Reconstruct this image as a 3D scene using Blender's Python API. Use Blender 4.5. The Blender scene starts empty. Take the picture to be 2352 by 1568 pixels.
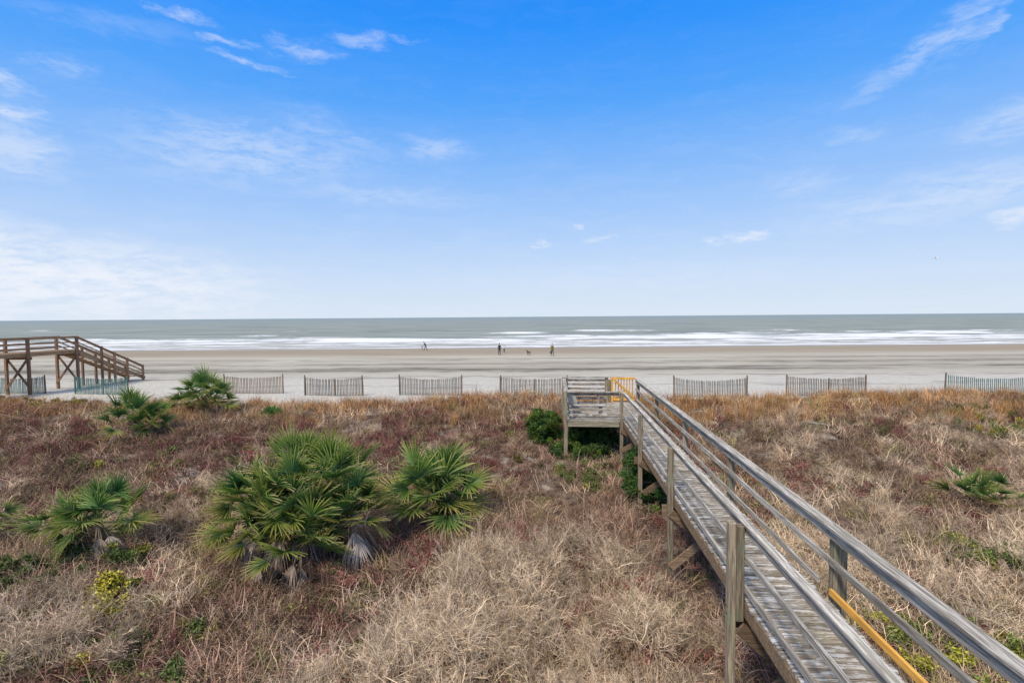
import bpy, math, random
import numpy as np
from mathutils import Vector, Matrix
random.seed(7); rng=np.random.default_rng(11)
S=bpy.context.scene
COL=S.collection
HC=6.2
# ------------------------------------------------------------ noise
def _h(ix,iy,seed):
    a=(ix.astype(np.int64)*374761393+iy.astype(np.int64)*668265263+seed*2147483647)&0xffffffff
    a=((a^(a>>13))*1274126177)&0xffffffff
    a=(a^(a>>16))&0xffff
    return a/65535.0
def vn(x,y,seed=0):
    x=np.asarray(x,float);y=np.asarray(y,float)
    ix=np.floor(x);iy=np.floor(y);fx=x-ix;fy=y-iy
    fx=fx*fx*(3-2*fx);fy=fy*fy*(3-2*fy)
    a=_h(ix,iy,seed);b=_h(ix+1,iy,seed);c=_h(ix,iy+1,seed);d=_h(ix+1,iy+1,seed)
    return (a*(1-fx)+b*fx)*(1-fy)+(c*(1-fx)+d*fx)*fy
def fbm(x,y,seed=0,o=4):
    s=0;a=.5;t=0
    for i in range(o):
        s=s+a*vn(np.asarray(x)*2**i,np.asarray(y)*2**i,seed+i*17);t+=a;a*=.5
    return s/t
def ss(a,b,x):
    t=np.clip((x-a)/(b-a),0,1);return t*t*(3-2*t)
def H(x,y):
    x=np.asarray(x,float);y=np.asarray(y,float)
    beach=np.interp(y,[-100,32,52,78,96,104,112,150],[1.0,.98,.6,.24,.12,0,-.25,-2])
    cr=27.3+2.2*(vn(x/9,0*x,5)-.5)
    up=ss(14,25.5,y); dn=ss(cr+.3,cr+4,y)
    hump=1.35*up+.35*(fbm(x/7,y/7,3)-.5)*2*ss(10,18,y)
    dune=.38+hump+.30*(fbm(x/4,y/4,9)-.5)+.16*(fbm(x/1.1,y/1.1,4)-.5)
    dune=np.where(y<-2,np.maximum(dune,.38),dune)
    b=beach+.10*(fbm(x/3,y/3,21)-.5)*ss(80,50,y)*1.0
    return dune*(1-dn)+b*dn
# ------------------------------------------------------------ nodes
def mat(name):
    m=bpy.data.materials.new(name);m.use_nodes=True
    nt=m.node_tree;return m,nt,nt.nodes['Principled BSDF']
def N(nt,t,**kw):
    n=nt.nodes.new(t)
    for k,v in kw.items():
        if k=='op': n.operation=v
        else: setattr(n,k,v)
    return n
def L(nt,a,b): nt.links.new(a,b)
def mixc(nt,fac,a,b,mode='MIX'):
    n=nt.nodes.new('ShaderNodeMix');n.data_type='RGBA';n.blend_type=mode;n.clamp_factor=True
    for s,v in ((n.inputs[0],fac),(n.inputs[6],a),(n.inputs[7],b)):
        if isinstance(v,bpy.types.NodeSocket): nt.links.new(v,s)
        elif isinstance(v,(tuple,list)): s.default_value=(*v[:3],1)
        else: s.default_value=v
    return n.outputs[2]
def mth(nt,op,a,b=None,c=None,clamp=False):
    n=nt.nodes.new('ShaderNodeMath');n.operation=op;n.use_clamp=clamp
    for i,v in enumerate((a,b,c)):
        if v is None: continue
        if isinstance(v,bpy.types.NodeSocket): nt.links.new(v,n.inputs[i])
        else: n.inputs[i].default_value=v
    return n.outputs[0]
def mr(nt,v,a,b,c=0,d=1,smooth=True):
    n=nt.nodes.new('ShaderNodeMapRange');n.interpolation_type='SMOOTHSTEP' if smooth else 'LINEAR'
    nt.links.new(v,n.inputs[0])
    for i,q in enumerate((a,b,c,d)): n.inputs[i+1].default_value=q
    return n.outputs[0]
def noise(nt,vec,scale,detail=5,rough=.55,dist=0,out='Fac'):
    n=nt.nodes.new('ShaderNodeTexNoise');n.inputs['Scale'].default_value=scale
    n.inputs['Detail'].default_value=detail;n.inputs['Roughness'].default_value=rough;n.inputs['Distortion'].default_value=dist
    if vec is not None: nt.links.new(vec,n.inputs['Vector'])
    return n.outputs[out]
def mapping(nt,vec,loc=(0,0,0),rot=(0,0,0),scale=(1,1,1),typ='POINT'):
    n=nt.nodes.new('ShaderNodeMapping');n.vector_type=typ
    n.inputs[1].default_value=loc;n.inputs[2].default_value=rot;n.inputs[3].default_value=scale
    nt.links.new(vec,n.inputs[0]);return n.outputs[0]
def bump(nt,h,p,strength=.3,dist=.02):
    b=nt.nodes.new('ShaderNodeBump');b.inputs['Strength'].default_value=strength;b.inputs['Distance'].default_value=dist
    nt.links.new(h,b.inputs['Height']);nt.links.new(b.outputs[0],p.inputs['Normal'])

def wood(name,axis,c1,c2,moss=0,mosscol=(.12,.15,.06),flake=0):
    m,nt,p=mat(name)
    tc=N(nt,'ShaderNodeTexCoord').outputs['Object']
    geo=N(nt,'ShaderNodeNewGeometry').outputs['Random Per Island']
    off=N(nt,'ShaderNodeCombineXYZ')
    r9=mth(nt,'MULTIPLY',geo,37.0)
    for i in range(3): L(nt,r9,off.inputs[i])
    va=N(nt,'ShaderNodeVectorMath',op='ADD');L(nt,tc,va.inputs[0]);L(nt,off.outputs[0],va.inputs[1])
    sc=[22,22,22];sc[axis]=1.1
    g=noise(nt,mapping(nt,va.outputs[0],scale=sc),1.6,6,.65,.6)
    big=noise(nt,va.outputs[0],2.2,4)
    c=mixc(nt,mr(nt,g,.42,.60),c2,c1)
    c=mixc(nt,mr(nt,big,.4,.75,0,.5),c,[x*.55 for x in c1])
    if flake:
        sf=[14,14,14];sf[axis]=3
        f=noise(nt,mapping(nt,va.outputs[0],scale=sf),1.0,6,.75)
        c=mixc(nt,mr(nt,f,.50,.57,0,flake),c,(.68,.66,.61))
    if moss:
        f=noise(nt,tc,1.7,5,.7)
        c=mixc(nt,mr(nt,f,.48,.68,0,moss),c,mosscol)
    v=mr(nt,geo,0,1,.68,1.2,False)
    mm=N(nt,'ShaderNodeVectorMath',op='SCALE');L(nt,c,mm.inputs[0]);L(nt,v,mm.inputs['Scale'])
    L(nt,mm.outputs[0],p.inputs['Base Color']);p.inputs['Roughness'].default_value=.9
    p.inputs['Specular IOR Level'].default_value=.12
    bump(nt,g,p,.7,.008)
    return m
# ------------------------------------------------------------ mesh builder
class MB:
    def __init__(s): s.v=[];s.f=[];s.m=[];s.c=[]
    def quadbox(s,c8,mi=0):
        b=len(s.v);s.v+= [tuple(q) for q in c8]
        for f in ((0,3,2,1),(4,5,6,7),(0,1,5,4),(1,2,6,5),(2,3,7,6),(3,0,4,7)):
            s.f.append(tuple(b+i for i in f));s.m.append(mi)
    def box(s,x0,x1,y0,y1,z0,z1,mi=0):
        s.quadbox([(x0,y0,z0),(x1,y0,z0),(x1,y1,z0),(x0,y1,z0),(x0,y0,z1),(x1,y0,z1),(x1,y1,z1),(x0,y1,z1)],mi)
    def beam(s,p0,p1,w,h,mi=0,side=None):
        p0=Vector(p0);p1=Vector(p1);d=(p1-p0).normalized()
        sd=Vector(side) if side else d.cross(Vector((0,0,1)))
        if sd.length<1e-4: sd=Vector((1,0,0))
        sd.normalize();up=sd.cross(d).normalized()
        c=[]
        for p in (p0,p1):
            for a,b in ((-1,-1),(1,-1),(1,1),(-1,1)):
                c.append(p+sd*a*w/2+up*b*h/2)
        s.quadbox(c,mi)
    def tube(s,pts,rad,n=5,mi=0):
        b=len(s.v);k=len(pts)
        for i,p in enumerate(pts):
            p=Vector(p);d=(Vector(pts[min(i+1,k-1)])-Vector(pts[max(i-1,0)])).normalized()
            a=d.orthogonal().normalized();e=d.cross(a)
            for j in range(n):
                t=2*math.pi*j/n;s.v.append(tuple(p+(a*math.cos(t)+e*math.sin(t))*rad[i]))
        for i in range(k-1):
            for j in range(n):
                s.f.append((b+i*n+j,b+i*n+(j+1)%n,b+(i+1)*n+(j+1)%n,b+(i+1)*n+j));s.m.append(mi)
        s.f.append(tuple(b+j for j in range(n))[::-1]);s.m.append(mi)
        s.f.append(tuple(b+(k-1)*n+j for j in range(n)));s.m.append(mi)
    def make(s,name,mats,parent=None,smooth=False,bevel=0,link=True,col=False):
        me=bpy.data.meshes.new(name);me.from_pydata(s.v,[],s.f);me.update()
        for m in mats: me.materials.append(m)
        me.polygons.foreach_set('material_index',s.m)
        if smooth: me.polygons.foreach_set('use_smooth',[True]*len(s.f))
        if col:
            a=me.color_attributes.new('Col','FLOAT_COLOR','POINT')
            a.data.foreach_set('color',np.array([(*c,1) for c in s.c],dtype=np.float32).ravel())
        ob=bpy.data.objects.new(name,me)
        if link: COL.objects.link(ob)
        if parent: ob.parent=parent
        if bevel:
            b=ob.modifiers.new('b','BEVEL');b.width=bevel;b.segments=1;b.limit_method='ANGLE'
        return ob
def empty(name,loc=(0,0,0),rz=0):
    e=bpy.data.objects.new(name,None);COL.objects.link(e);e.location=loc;e.rotation_euler=(0,0,rz);return e

# ------------------------------------------------------------ terrain
def grid(name,xs2d,ys2d,z,mats,attrs={}):
    r,c=xs2d.shape
    v=np.stack([xs2d,ys2d,z],-1).reshape(-1,3)
    idx=np.arange(r*c).reshape(r,c)
    f=np.stack([idx[:-1,:-1],idx[:-1,1:],idx[1:,1:],idx[1:,:-1]],-1).reshape(-1,4)
    me=bpy.data.meshes.new(name)
    me.vertices.add(len(v));me.vertices.foreach_set('co',v.astype(np.float32).ravel())
    me.loops.add(f.size);me.loops.foreach_set('vertex_index',f.astype(np.int32).ravel())
    me.polygons.add(len(f));me.polygons.foreach_set('loop_start',np.arange(0,f.size,4,dtype=np.int32))
    me.update(calc_edges=True);me.polygons.foreach_set('use_smooth',np.ones(len(f),bool))
    for k,a in attrs.items():
        at=me.attributes.new(k,'FLOAT','POINT');at.data.foreach_set('value',a.astype(np.float32).ravel())
    for m in mats: me.materials.append(m)
    me.validate()
    ob=bpy.data.objects.new(name,me);COL.objects.link(ob);return ob

m_ground,nt,p=mat('sand_and_litter')
gp=N(nt,'ShaderNodeNewGeometry').outputs['Position']
sx=N(nt,'ShaderNodeSeparateXYZ');L(nt,gp,sx.inputs[0]);Y=sx.outputs[1]
nA=noise(nt,gp,.25,5);nB=noise(nt,gp,3,6,.65);nC=noise(nt,gp,30,4,.7)
nS=noise(nt,mapping(nt,gp,scale=(.035,.35,1)),1,6,.6,.4)
nS2=noise(nt,mapping(nt,gp,loc=(13,5,0),scale=(.06,1.1,1)),1,6,.65,.3)
dry=mixc(nt,mr(nt,nB,.3,.7),(.54,.495,.405),(.66,.61,.515))
dry=mixc(nt,mr(nt,nC,.4,.75,0,.3),dry,(.38,.34,.27))
damp=mixc(nt,mr(nt,nS,.35,.65),(.37,.325,.24),(.52,.47,.365))
wet=mixc(nt,mr(nt,nS2,.35,.65),(.29,.23,.155),(.36,.295,.205))
yj=mth(nt,'ADD',Y,mth(nt,'MULTIPLY',mth(nt,'SUBTRACT',nS,.5),26))
sand=mixc(nt,mr(nt,yj,40,56),dry,damp)
sand=mixc(nt,mr(nt,yj,76,86),sand,wet)
yk=mth(nt,'ADD',Y,mth(nt,'MULTIPLY',mth(nt,'SUBTRACT',nA,.5),9))
def band(c,w): 
    return mth(nt,'MULTIPLY',mr(nt,yk,c-w,c),mr(nt,yk,c,c+w,1,0))
for c,w,a in ((55,4.5,.95),(63,3,.65),(47,1.6,.55),(71,2.5,.5),(40,1,.4)):
    b=mth(nt,'MULTIPLY',band(c,w),mr(nt,nS2,.43,.55,0,a))
    sand=mixc(nt,b,sand,(.13,.11,.085))
trk=mth(nt,'MULTIPLY',mr(nt,mth(nt,'ABSOLUTE',mth(nt,'SINE',mth(nt,'MULTIPLY',yk,1.9))),.0,.16,1,0),mr(nt,Y,38,44))
trk=mth(nt,'MULTIPLY',trk,mr(nt,Y,62,72,.4,0))
trk=mth(nt,'MULTIPLY',trk,mr(nt,nA,.4,.6))
sand=mixc(nt,trk,sand,(.22,.19,.15))
lit=mixc(nt,mr(nt,nB,.35,.65),(.07,.043,.03),(.23,.16,.11))
lit=mixc(nt,mr(nt,noise(nt,gp,1.1,5),.55,.66,0,.8),lit,(.46,.40,.31))
vj=mth(nt,'ADD',Y,mth(nt,'MULTIPLY',mth(nt,'SUBTRACT',nB,.5),4))
c=mixc(nt,mr(nt,vj,28.3,29.6),lit,sand)
L(nt,c,p.inputs['Base Color'])
L(nt,mr(nt,Y,94,103,.95,.35),p.inputs['Roughness']);p.inputs['Specular IOR Level'].default_value=.15
hb=mth(nt,'ADD',mth(nt,'MULTIPLY',nB,.6),mth(nt,'MULTIPLY',nC,.2))
bb=N(nt,'ShaderNodeBump');bb.inputs['Distance'].default_value=.25
L(nt,hb,bb.inputs['Height']);L(nt,mr(nt,Y,60,85,.9,.08),bb.inputs['Strength']);L(nt,bb.outputs[0],p.inputs['Normal'])
ys=np.concatenate([np.arange(-90,0,3),np.arange(0,38,.3),np.arange(38,160,1.2)])
xp=np.concatenate([np.arange(0,46,.4),46*1.12**np.arange(1,38)])
xs=np.concatenate([-xp[:0:-1],xp])
X,Yg=np.meshgrid(xs,ys)
grid('sand_ground',X,Yg,H(X,Yg),[m_ground])

# ------------------------------------------------------------ ocean
m_sea,nt,p=mat('ocean_water')
gp=N(nt,'ShaderNodeNewGeometry').outputs['Position']
sx=N(nt,'ShaderNodeSeparateXYZ');L(nt,gp,sx.inputs[0]);Y=sx.outputs[1]
fo=N(nt,'ShaderNodeAttribute');fo.attribute_name='foam'
n1=noise(nt,mapping(nt,gp,scale=(.10,.42,1)),1,8,.7,.5)
n2=noise(nt,mapping(nt,gp,scale=(.02,.16,1)),1,6,.6,.3)
n3=noise(nt,mapping(nt,gp,scale=(.5,1.6,1)),1,6,.7)
w=mixc(nt,mr(nt,n2,.38,.62),(.205,.225,.185),(.33,.345,.285))
w=mixc(nt,mr(nt,Y,250,1800),w,(.24,.28,.26))
w=mixc(nt,mr(nt,Y,100,165,.7,0),w,(.42,.39,.32))
ff=mth(nt,'ADD',fo.outputs['Fac'],mth(nt,'MULTIPLY',mth(nt,'SUBTRACT',n1,.5),2.1))
ff=mth(nt,'ADD',ff,mth(nt,'MULTIPLY',mth(nt,'SUBTRACT',n3,.5),.9))
fm=mr(nt,ff,.32,.80)
L(nt,mixc(nt,fm,w,(.76,.75,.72)),p.inputs['Base Color'])
L(nt,mr(nt,fm,0,1,.6,.95),p.inputs['Roughness']);p.inputs['Specular IOR Level'].default_value=.1
hh=mth(nt,'ADD',mth(nt,'MULTIPLY',n2,1.0),mth(nt,'MULTIPLY',n3,.35))
bump(nt,hh,p,.8,1.0)
ys=np.concatenate([np.arange(101,240,.7),240*1.035**np.arange(0,112)])
t=np.linspace(-1,1,460)
Yg=np.repeat(ys[:,None],len(t),1);X=t[None,:]*np.maximum(340,Yg*1.6)
foam=np.zeros_like(X);Z=np.zeros_like(X)
bands=[(105,1.8,-999,999,.85,0),(111,3,-999,999,.45,.0),(118,4,-999,999,.48,.1),(128,5.5,-999,999,.58,.25),(141,7,-60,999,.85,.45),(139,6,-999,-30,.80,.4),
 (156,9,-8,999,.92,.5),(154,7,-200,-48,.6,.35),(176,8,40,999,.75,.45),(176,5,-96,-72,.95,.5),(194,6,-10,14,.95,.5),(210,6,26,62,.95,.6),(262,7,30,58,.0,.9),(240,7,-120,-90,.1,.8),(280,6,-278,-250,1,.7),(225,5,-62,-30,.3,.9),(200,3,90,115,.5,.5)]
for i,(yc,wd,x0,x1,a,hz) in enumerate(bands):
    yy=yc+(fbm(X/28,X*0,40+i,4)-.5)*wd*3.4
    seg=ss(x0-12,x0+12,X)*ss(x1+12,x1-12,X)
    d=(Yg-yy)
    seg=seg*(.30+1.0*fbm(X/14,X*0+yc,60+i,4))
    foam+=a*seg*np.exp(-(np.where(d<0,d/(wd*1.1),d/(wd*.45)))**2)
    Z+=hz*seg*np.exp(-(np.where(d<0,d/(wd*.35),d/(wd*.8)))**2)
foam+=.24*ss(175,110,Yg)
Z+=.10*(fbm(X/9,Yg/3,70)-.5)*ss(104,125,Yg)+.45*(fbm(X/22,Yg/7,75)-.5)*ss(150,260,Yg)*ss(1500,300,Yg)
Z+=.02
grid('ocean',X,Yg,Z,[m_sea],{'foam':np.clip(foam,0,1.3)})

# ------------------------------------------------------------ boardwalk (local frame: X lateral, Y along)
A=math.atan(94/1176)
gray=(.60,.545,.455);dk=(.20,.17,.14)
wd_y=wood('weathered_wood_rail',1,gray,(.26,.22,.17),.2,(.27,.28,.16))
wd_x=wood('weathered_wood_deck',0,(.41,.345,.26),(.17,.135,.095),.35,(.22,.20,.10),flake=.7)
wd_z=wood('weathered_wood_post',2,(.40,.325,.22),(.17,.13,.09),.6,(.22,.27,.15))
wd_br=wood('brown_wood_brace',0,(.31,.21,.125),(.15,.10,.06))
wd_new_y=wood('new_lumber_rail',1,(.80,.44,.10),(.64,.31,.06))
wd_new_z=wood('new_lumber_post',2,(.80,.44,.10),(.64,.31,.06))
DZ=HC-3.87; RT=HC-2.8
bw=empty('boardwalk',rz=-A)
mb=MB();s=-2.0
while s<23.2:
    j=random.uniform(-.018,.018);k=random.uniform(-.02,.02);dz=random.uniform(-.004,.004)
    mb.box(2.585+j,3.715+k,s,s+.128,DZ-.036+dz,DZ+dz);s+=.145
mb.make('deck_boards',[wd_x],bw,bevel=.004)
mb=MB()
def toworld(l,s_): return (l*math.cos(A)+s_*math.sin(A), -l*math.sin(A)+s_*math.cos(A))
def gz(l,s_):
    x,y=toworld(l,s_);return float(H(np.array([x]),np.array([y]))[0])
ps=[-1,3,7.05,11.12,14.95,19.02,23.12]
for i,q in enumerate(ps):
    r=random.uniform(-.01,.01)
    if i<=2:
        mb.box(2.365,2.468,q-.06,q+.06,-.3,RT-.005)
        mb.box(2.473,2.575,q-.055,q+.055,DZ-.30,RT-.045)
        mb.box(3.785,3.90,q-.06,q+.06,-.3,RT-.12)
        mb.box(3.722,3.781,q-.065,q+.065,DZ-.30,RT-.045)
    else:
        mb.box(2.46,2.575,q-.06,q+.06,-.3,RT-.045+r)
        mb.box(3.722,3.85,q-.065,q+.065,-.3,RT-.045)
mb.make('posts',[wd_z],bw,bevel=.008)
mb=MB()
for l in (2.605,3.14,3.68):
    mb.box(l-.02,l+.02,-2,23.2,DZ-.24,DZ-.042)
mb.make('stringers',[wd_br],bw,bevel=.004)
mb=MB()
for q in ps[1:6]:
    mb.box(2.36,3.86,q+.075,q+.115,DZ-.46,DZ-.245)
    g=gz(3.1,q)
    mb.beam((2.5,q-.10,DZ-.35),(3.85,q-.10,g+.45),.045,.17,0,side=(0,1,0))
    mb.beam((2.5,q-.15,g+.45),(3.85,q-.15,DZ-.35),.045,.17,0,side=(0,1,0))
mb.make('cross_braces',[wd_br],bw,bevel=.004)
mb=MB()
def rail(l0,l1,zt,h,s0,s1,brk):
    cuts=[s0]+[b for b in brk if s0<b<s1]+[s1]
    for a,b in zip(cuts[:-1],cuts[1:]):
        d=random.uniform(-.008,.008);e=random.uniform(-.008,.008);f=random.uniform(-.004,.004)
        mb.quadbox([(l0+f,a+.003,zt-h+d),(l1+f,a+.003,zt-h+d),(l1-f,b-.003,zt-h+e),(l0-f,b-.003,zt-h+e),(l0+f,a+.003,zt+d),(l1+f,a+.003,zt+d),(l1-f,b-.003,zt+e),(l0-f,b-.003,zt+e)])
bl=[3,11.12,19.02];br=[7.05,14.95]
rail(2.55,2.655,RT,.038,-2,18.95,bl)
rail(2.58,2.62,RT-.055,.09,-2,18.95,br)
rail(2.58,2.62,RT-.44,.09,-2,18.95,bl)
rail(2.58,2.62,RT-.86,.09,-2,18.95,br)
rail(3.63,3.79,RT,.04,-2,23.18,br)
rail(3.675,3.717,RT-.058,.14,-2,23.18,bl)
rail(3.675,3.717,RT-.44,.10,-2,23.18,br)
rail(3.675,3.717,RT-.86,.09,7.3,23.18,bl)
mb.make('handrails',[wd_y],bw,bevel=.005)
mb=MB();mb.box(3.67,3.712,-2,7.0,RT-.95,RT-.86);mb.make('new_lumber_rail',[wd_new_y],bw,bevel=.004)
bm_,_,pb=mat('galvanised_bolt');pb.inputs['Base Color'].default_value=(.18,.17,.16,1);pb.inputs['Metallic'].default_value=.7;pb.inputs['Roughness'].default_value=.5
mb=MB()
for i,q in enumerate(ps[:5]):
    lx=2.365 if i<=2 else 2.46
    for z in (DZ-.10,DZ-.20): mb.tube([(lx-.014,q,z),(lx+.01,q,z)],[.018,.018],8)
    for z in (RT-.10,RT-.49,RT-.905):
        for o in (-.025,.025): mb.tube([(2.614,q+o+.0,z),(2.626,q+o,z)],[.008,.008],6)
        for o in (-.025,.025): mb.tube([(3.668,q+o+.0,z),(3.68,q+o,z)],[.009,.009],6)
mb.make('bolts',[bm_],bw)
# platform
mb=MB();s=19.0
while s<23.2:
    mb.box(.50+random.uniform(-.01,.01),2.57,s,s+.135,DZ-.036,DZ);s+=.145
mb.make('platform_deck',[wd_x],bw,bevel=.004)
mb=MB()
for l,q in ((.47,18.95),(.47,23.15),(2.40,23.15),(.47,21.05)):
    mb.box(l-.075,l+.06,q-.075,q+.06,-.2 if q<22 else .3,RT+.03)
mb.make('platform_posts',[wd_z],bw,bevel=.006)
mb=MB()
mb.box(.54,2.43,18.93,18.975,DZ-.22,DZ+.01);mb.box(.54,2.43,23.19,23.23,DZ-.22,DZ-.04)
mb.box(.42,.46,19.03,23.05,DZ-.26,DZ-.04)
for q in (20,21,22): mb.box(.5,2.55,q,q+.04,DZ-.22,DZ-.04)
mb.make('platform_frame',[wood('mossy_fascia',0,(.42,.37,.26),(.20,.16,.11),.6,(.22,.26,.11))],bw,bevel=.004)
mb=MB()
for zt,h in ((RT-.03,.10),(RT-.62,.09),(RT-.82,.09)):
    mb.box(.54,2.43,18.985,19.02,zt-h,zt)
mb.box(.38,2.45,18.88,19.05,RT-.02,RT+.02)
for zt in (RT-.02,RT-.20,RT-.39,RT-.60,RT-.82):
    mb.box(.54,2.34,23.06,23.10,zt-.11,zt)
mb.box(.40,2.46,23.02,23.18,RT+.035,RT+.07)
mb.make('platform_rails_cross',[wd_x],bw,bevel=.004)
mb=MB()
for zt in (RT-.03,RT-.42,RT-.80):
    mb.box(.54,.58,19.06,23.0,zt-.10,zt)
mb.box(.40,.56,19.06,23.0,RT-.01,RT+.025)
mb.box(.62,.95,19.9,22.4,DZ+.42,DZ+.46)
mb.make('platform_rails_side',[wd_y],bw,bevel=.004)
mb=MB()
mb.box(.75,2.0,19.5,19.66,DZ+.42,DZ+.46);mb.box(.75,2.0,19.68,19.84,DZ+.42,DZ+.46)
for l in (.85,1.75): mb.box(l,l+.12,19.52,19.82,DZ+.005,DZ+.415)
mb.box(.85,2.2,22.6,22.76,DZ+.42,DZ+.46);mb.box(.85,2.2,22.78,22.94,DZ+.42,DZ+.46)
for l in (.95,1.95): mb.box(l,l+.09,22.64,22.9,DZ+.005,DZ+.415)
mb.make('benches',[wd_x],bw,bevel=.004)
gt=empty('wooden_gate',rz=-A)
mb=MB()
mb.box(2.58,2.68,23.1,23.2,DZ+.005,RT+.05)
mb.box(2.69,3.66,23.12,23.16,RT-.05,RT+.05);mb.box(2.69,3.66,23.12,23.16,DZ+.08,DZ+.17)
for l in np.arange(2.78,3.62,.125): mb.box(l,l+.04,23.165,23.2,DZ+.1,RT-.0)
mb.beam((2.72,23.10,RT-.06),(3.62,23.10,DZ+.2),.035,.10,0,side=(0,1,0))
mb.make('gate_frame',[wd_new_z],gt,bevel=.003)
mb=MB();n=8;g=gz(3.1,25.8)
for i in range(n):
    z=DZ-(i+1)*(DZ-1.0)/(n+1);y=23.3+i*.3
    mb.box(2.66,3.64,y,y+.28,z-.04,z)
for l in (2.63,3.67): mb.beam((l,23.25,DZ-.25),(l,25.9,.95),.04,.24)
mb.make('beach_stairs',[wd_x],bw,bevel=.003)

# ------------------------------------------------------------ second boardwalk with stairs (left)
b2=empty('boardwalk_with_stairs',rz=-A)
w2y=wood('stained_wood_y',1,(.50,.32,.18),(.30,.18,.10));w2x=wood('stained_wood_x',0,(.46,.30,.17),(.28,.17,.09));w2z=wood('stained_wood_z',2,(.34,.205,.125),(.20,.12,.075))
D2=3.9;R2=4.93;l0,l1=-38.65,-37.1;e=37.1
mb=MB();s=12
while s<e: mb.box(l0,l1,s,s+.135,D2-.04,D2);s+=.145
ns=15;z1=.95;run=6.4
for i in range(ns):
    z=D2-(i+1)*(D2-z1)/(ns+1);y=e+.05+i*run/ns
    mb.box(l0+.08,l1-.08,y,y+.36,z-.045,z)
mb.make('deck_and_treads',[w2x],b2)
mb=MB()
for l in (l0+.02,l1-.02):
    mb.box(l-.025,l+.025,12,e,D2-.28,D2-.045)
    for zt,h in ((R2-.02,.10),(R2-.40,.09),(R2-.75,.09)): mb.box(l-.02,l+.02,12,e,zt-h,zt)
    mb.box(l-.08,l+.08,12,e+.1,R2-.015,R2+.025)
    mb.beam((l,e,D2-.2),(l,e+run+.2,z1-.05),.05,.28)
    for o,h in ((.98,.12),(.62,.09),(.30,.09)):
        mb.beam((l,e,D2+o),(l,e+run,z1+o+.02),.04,h)
    mb.beam((l,e,D2+1.06),(l,e+run,z1+1.1),.15,.04)
mb.make('rails_and_stringers',[w2y],b2)
mb=MB()
for l in (l0-.09,l1+.09):
    for q in (14.3,18.1,21.9,25.7,29.5,33.3,e-.05): mb.box(l-.08,l+.08,q-.08,q+.08,.3,R2)
    for k in (.33,.52,.72,.98):
        q=e+run*k;zt=D2+(z1-D2)*k+1.12;mb.box(l-.07,l+.07,q-.07,q+.07,.3,zt)
mb.make('posts',[w2z],b2)
mb=MB()
for q in (18.1,25.7,29.5,33.3,e-.05):
    mb.beam((l0-.1,q+.1,D2-.5),(l1+.1,q+.1,1.25),.045,.16,0,side=(0,1,0))
    mb.beam((l0-.1,q-.12,1.25),(l1+.1,q-.12,D2-.5),.045,.16,0,side=(0,1,0))
    mb.box(l0-.2,l1+.2,q+.12,q+.17,D2-.5,D2-.29)
mb.make('cross_braces',[w2z],b2)
hr=empty('wooden_handrail')
mb=MB();mb.beam((-26,22,2.75),(-21.3,22.1,1.93),.05,.10);mb.beam((-26,22,2.35),(-21.3,22.1,1.53),.05,.10)
for x,z in ((-25.6,2.7),(-23.6,2.35),(-21.5,2.0)): mb.box(x-.05,x+.05,22.08,22.18,1.0,z)
mb.make('rails',[w2z],hr)

# ------------------------------------------------------------ sand fences
def slatmat(name,c1,c2):
    m,nt,p=mat(name)
    g=N(nt,'ShaderNodeNewGeometry').outputs['Random Per Island']
    tc=N(nt,'ShaderNodeTexCoord').outputs['Object']
    n=noise(nt,mapping(nt,tc,scale=(9,9,1.5)),1,4)
    c=mixc(nt,mr(nt,g,0,1,0,1,False),c1,c2);c=mixc(nt,mr(nt,n,.4,.7,0,.4),c,(.30,.27,.22))
    L(nt,c,p.inputs['Base Color']);p.inputs['Roughness'].default_value=.95;p.inputs['Specular IOR Level'].default_value=.1;return m
fm_g=slatmat('slat_grey',(.06,.05,.038),(.20,.165,.12))
fm_t=slatmat('slat_teal',(.02,.10,.095),(.09,.22,.20))
fm_b=slatmat('slat_brown',(.15,.09,.05),(.27,.18,.11))
fpost=slatmat('fence_post_wood',(.14,.085,.05),(.22,.14,.08))
wire,_,pw=mat('fence_wire');pw.inputs['Base Color'].default_value=(.12,.12,.12,1);pw.inputs['Roughness'].default_value=.6
F=[(-38.4,37.3,-33.8,36.8,fm_t),(-31.2,36.3,-27.0,35.7,fm_t),(-20.5,36.2,-16.2,35.9,fm_b),(-14.2,34.8,-10.1,34.3,fm_g),(-7.65,34.5,-3.4,34.1,fm_g),(-.8,33.8,3.6,33.4,fm_g),(10.4,32.7,15.0,32.5,fm_g),(17.7,32.8,22.6,32.5,fm_g),(28.2,33.1,32.8,31.9,fm_t),(38,33,42.5,32.6,fm_t),(-46,37.4,-42,37.2,fm_t)]
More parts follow.
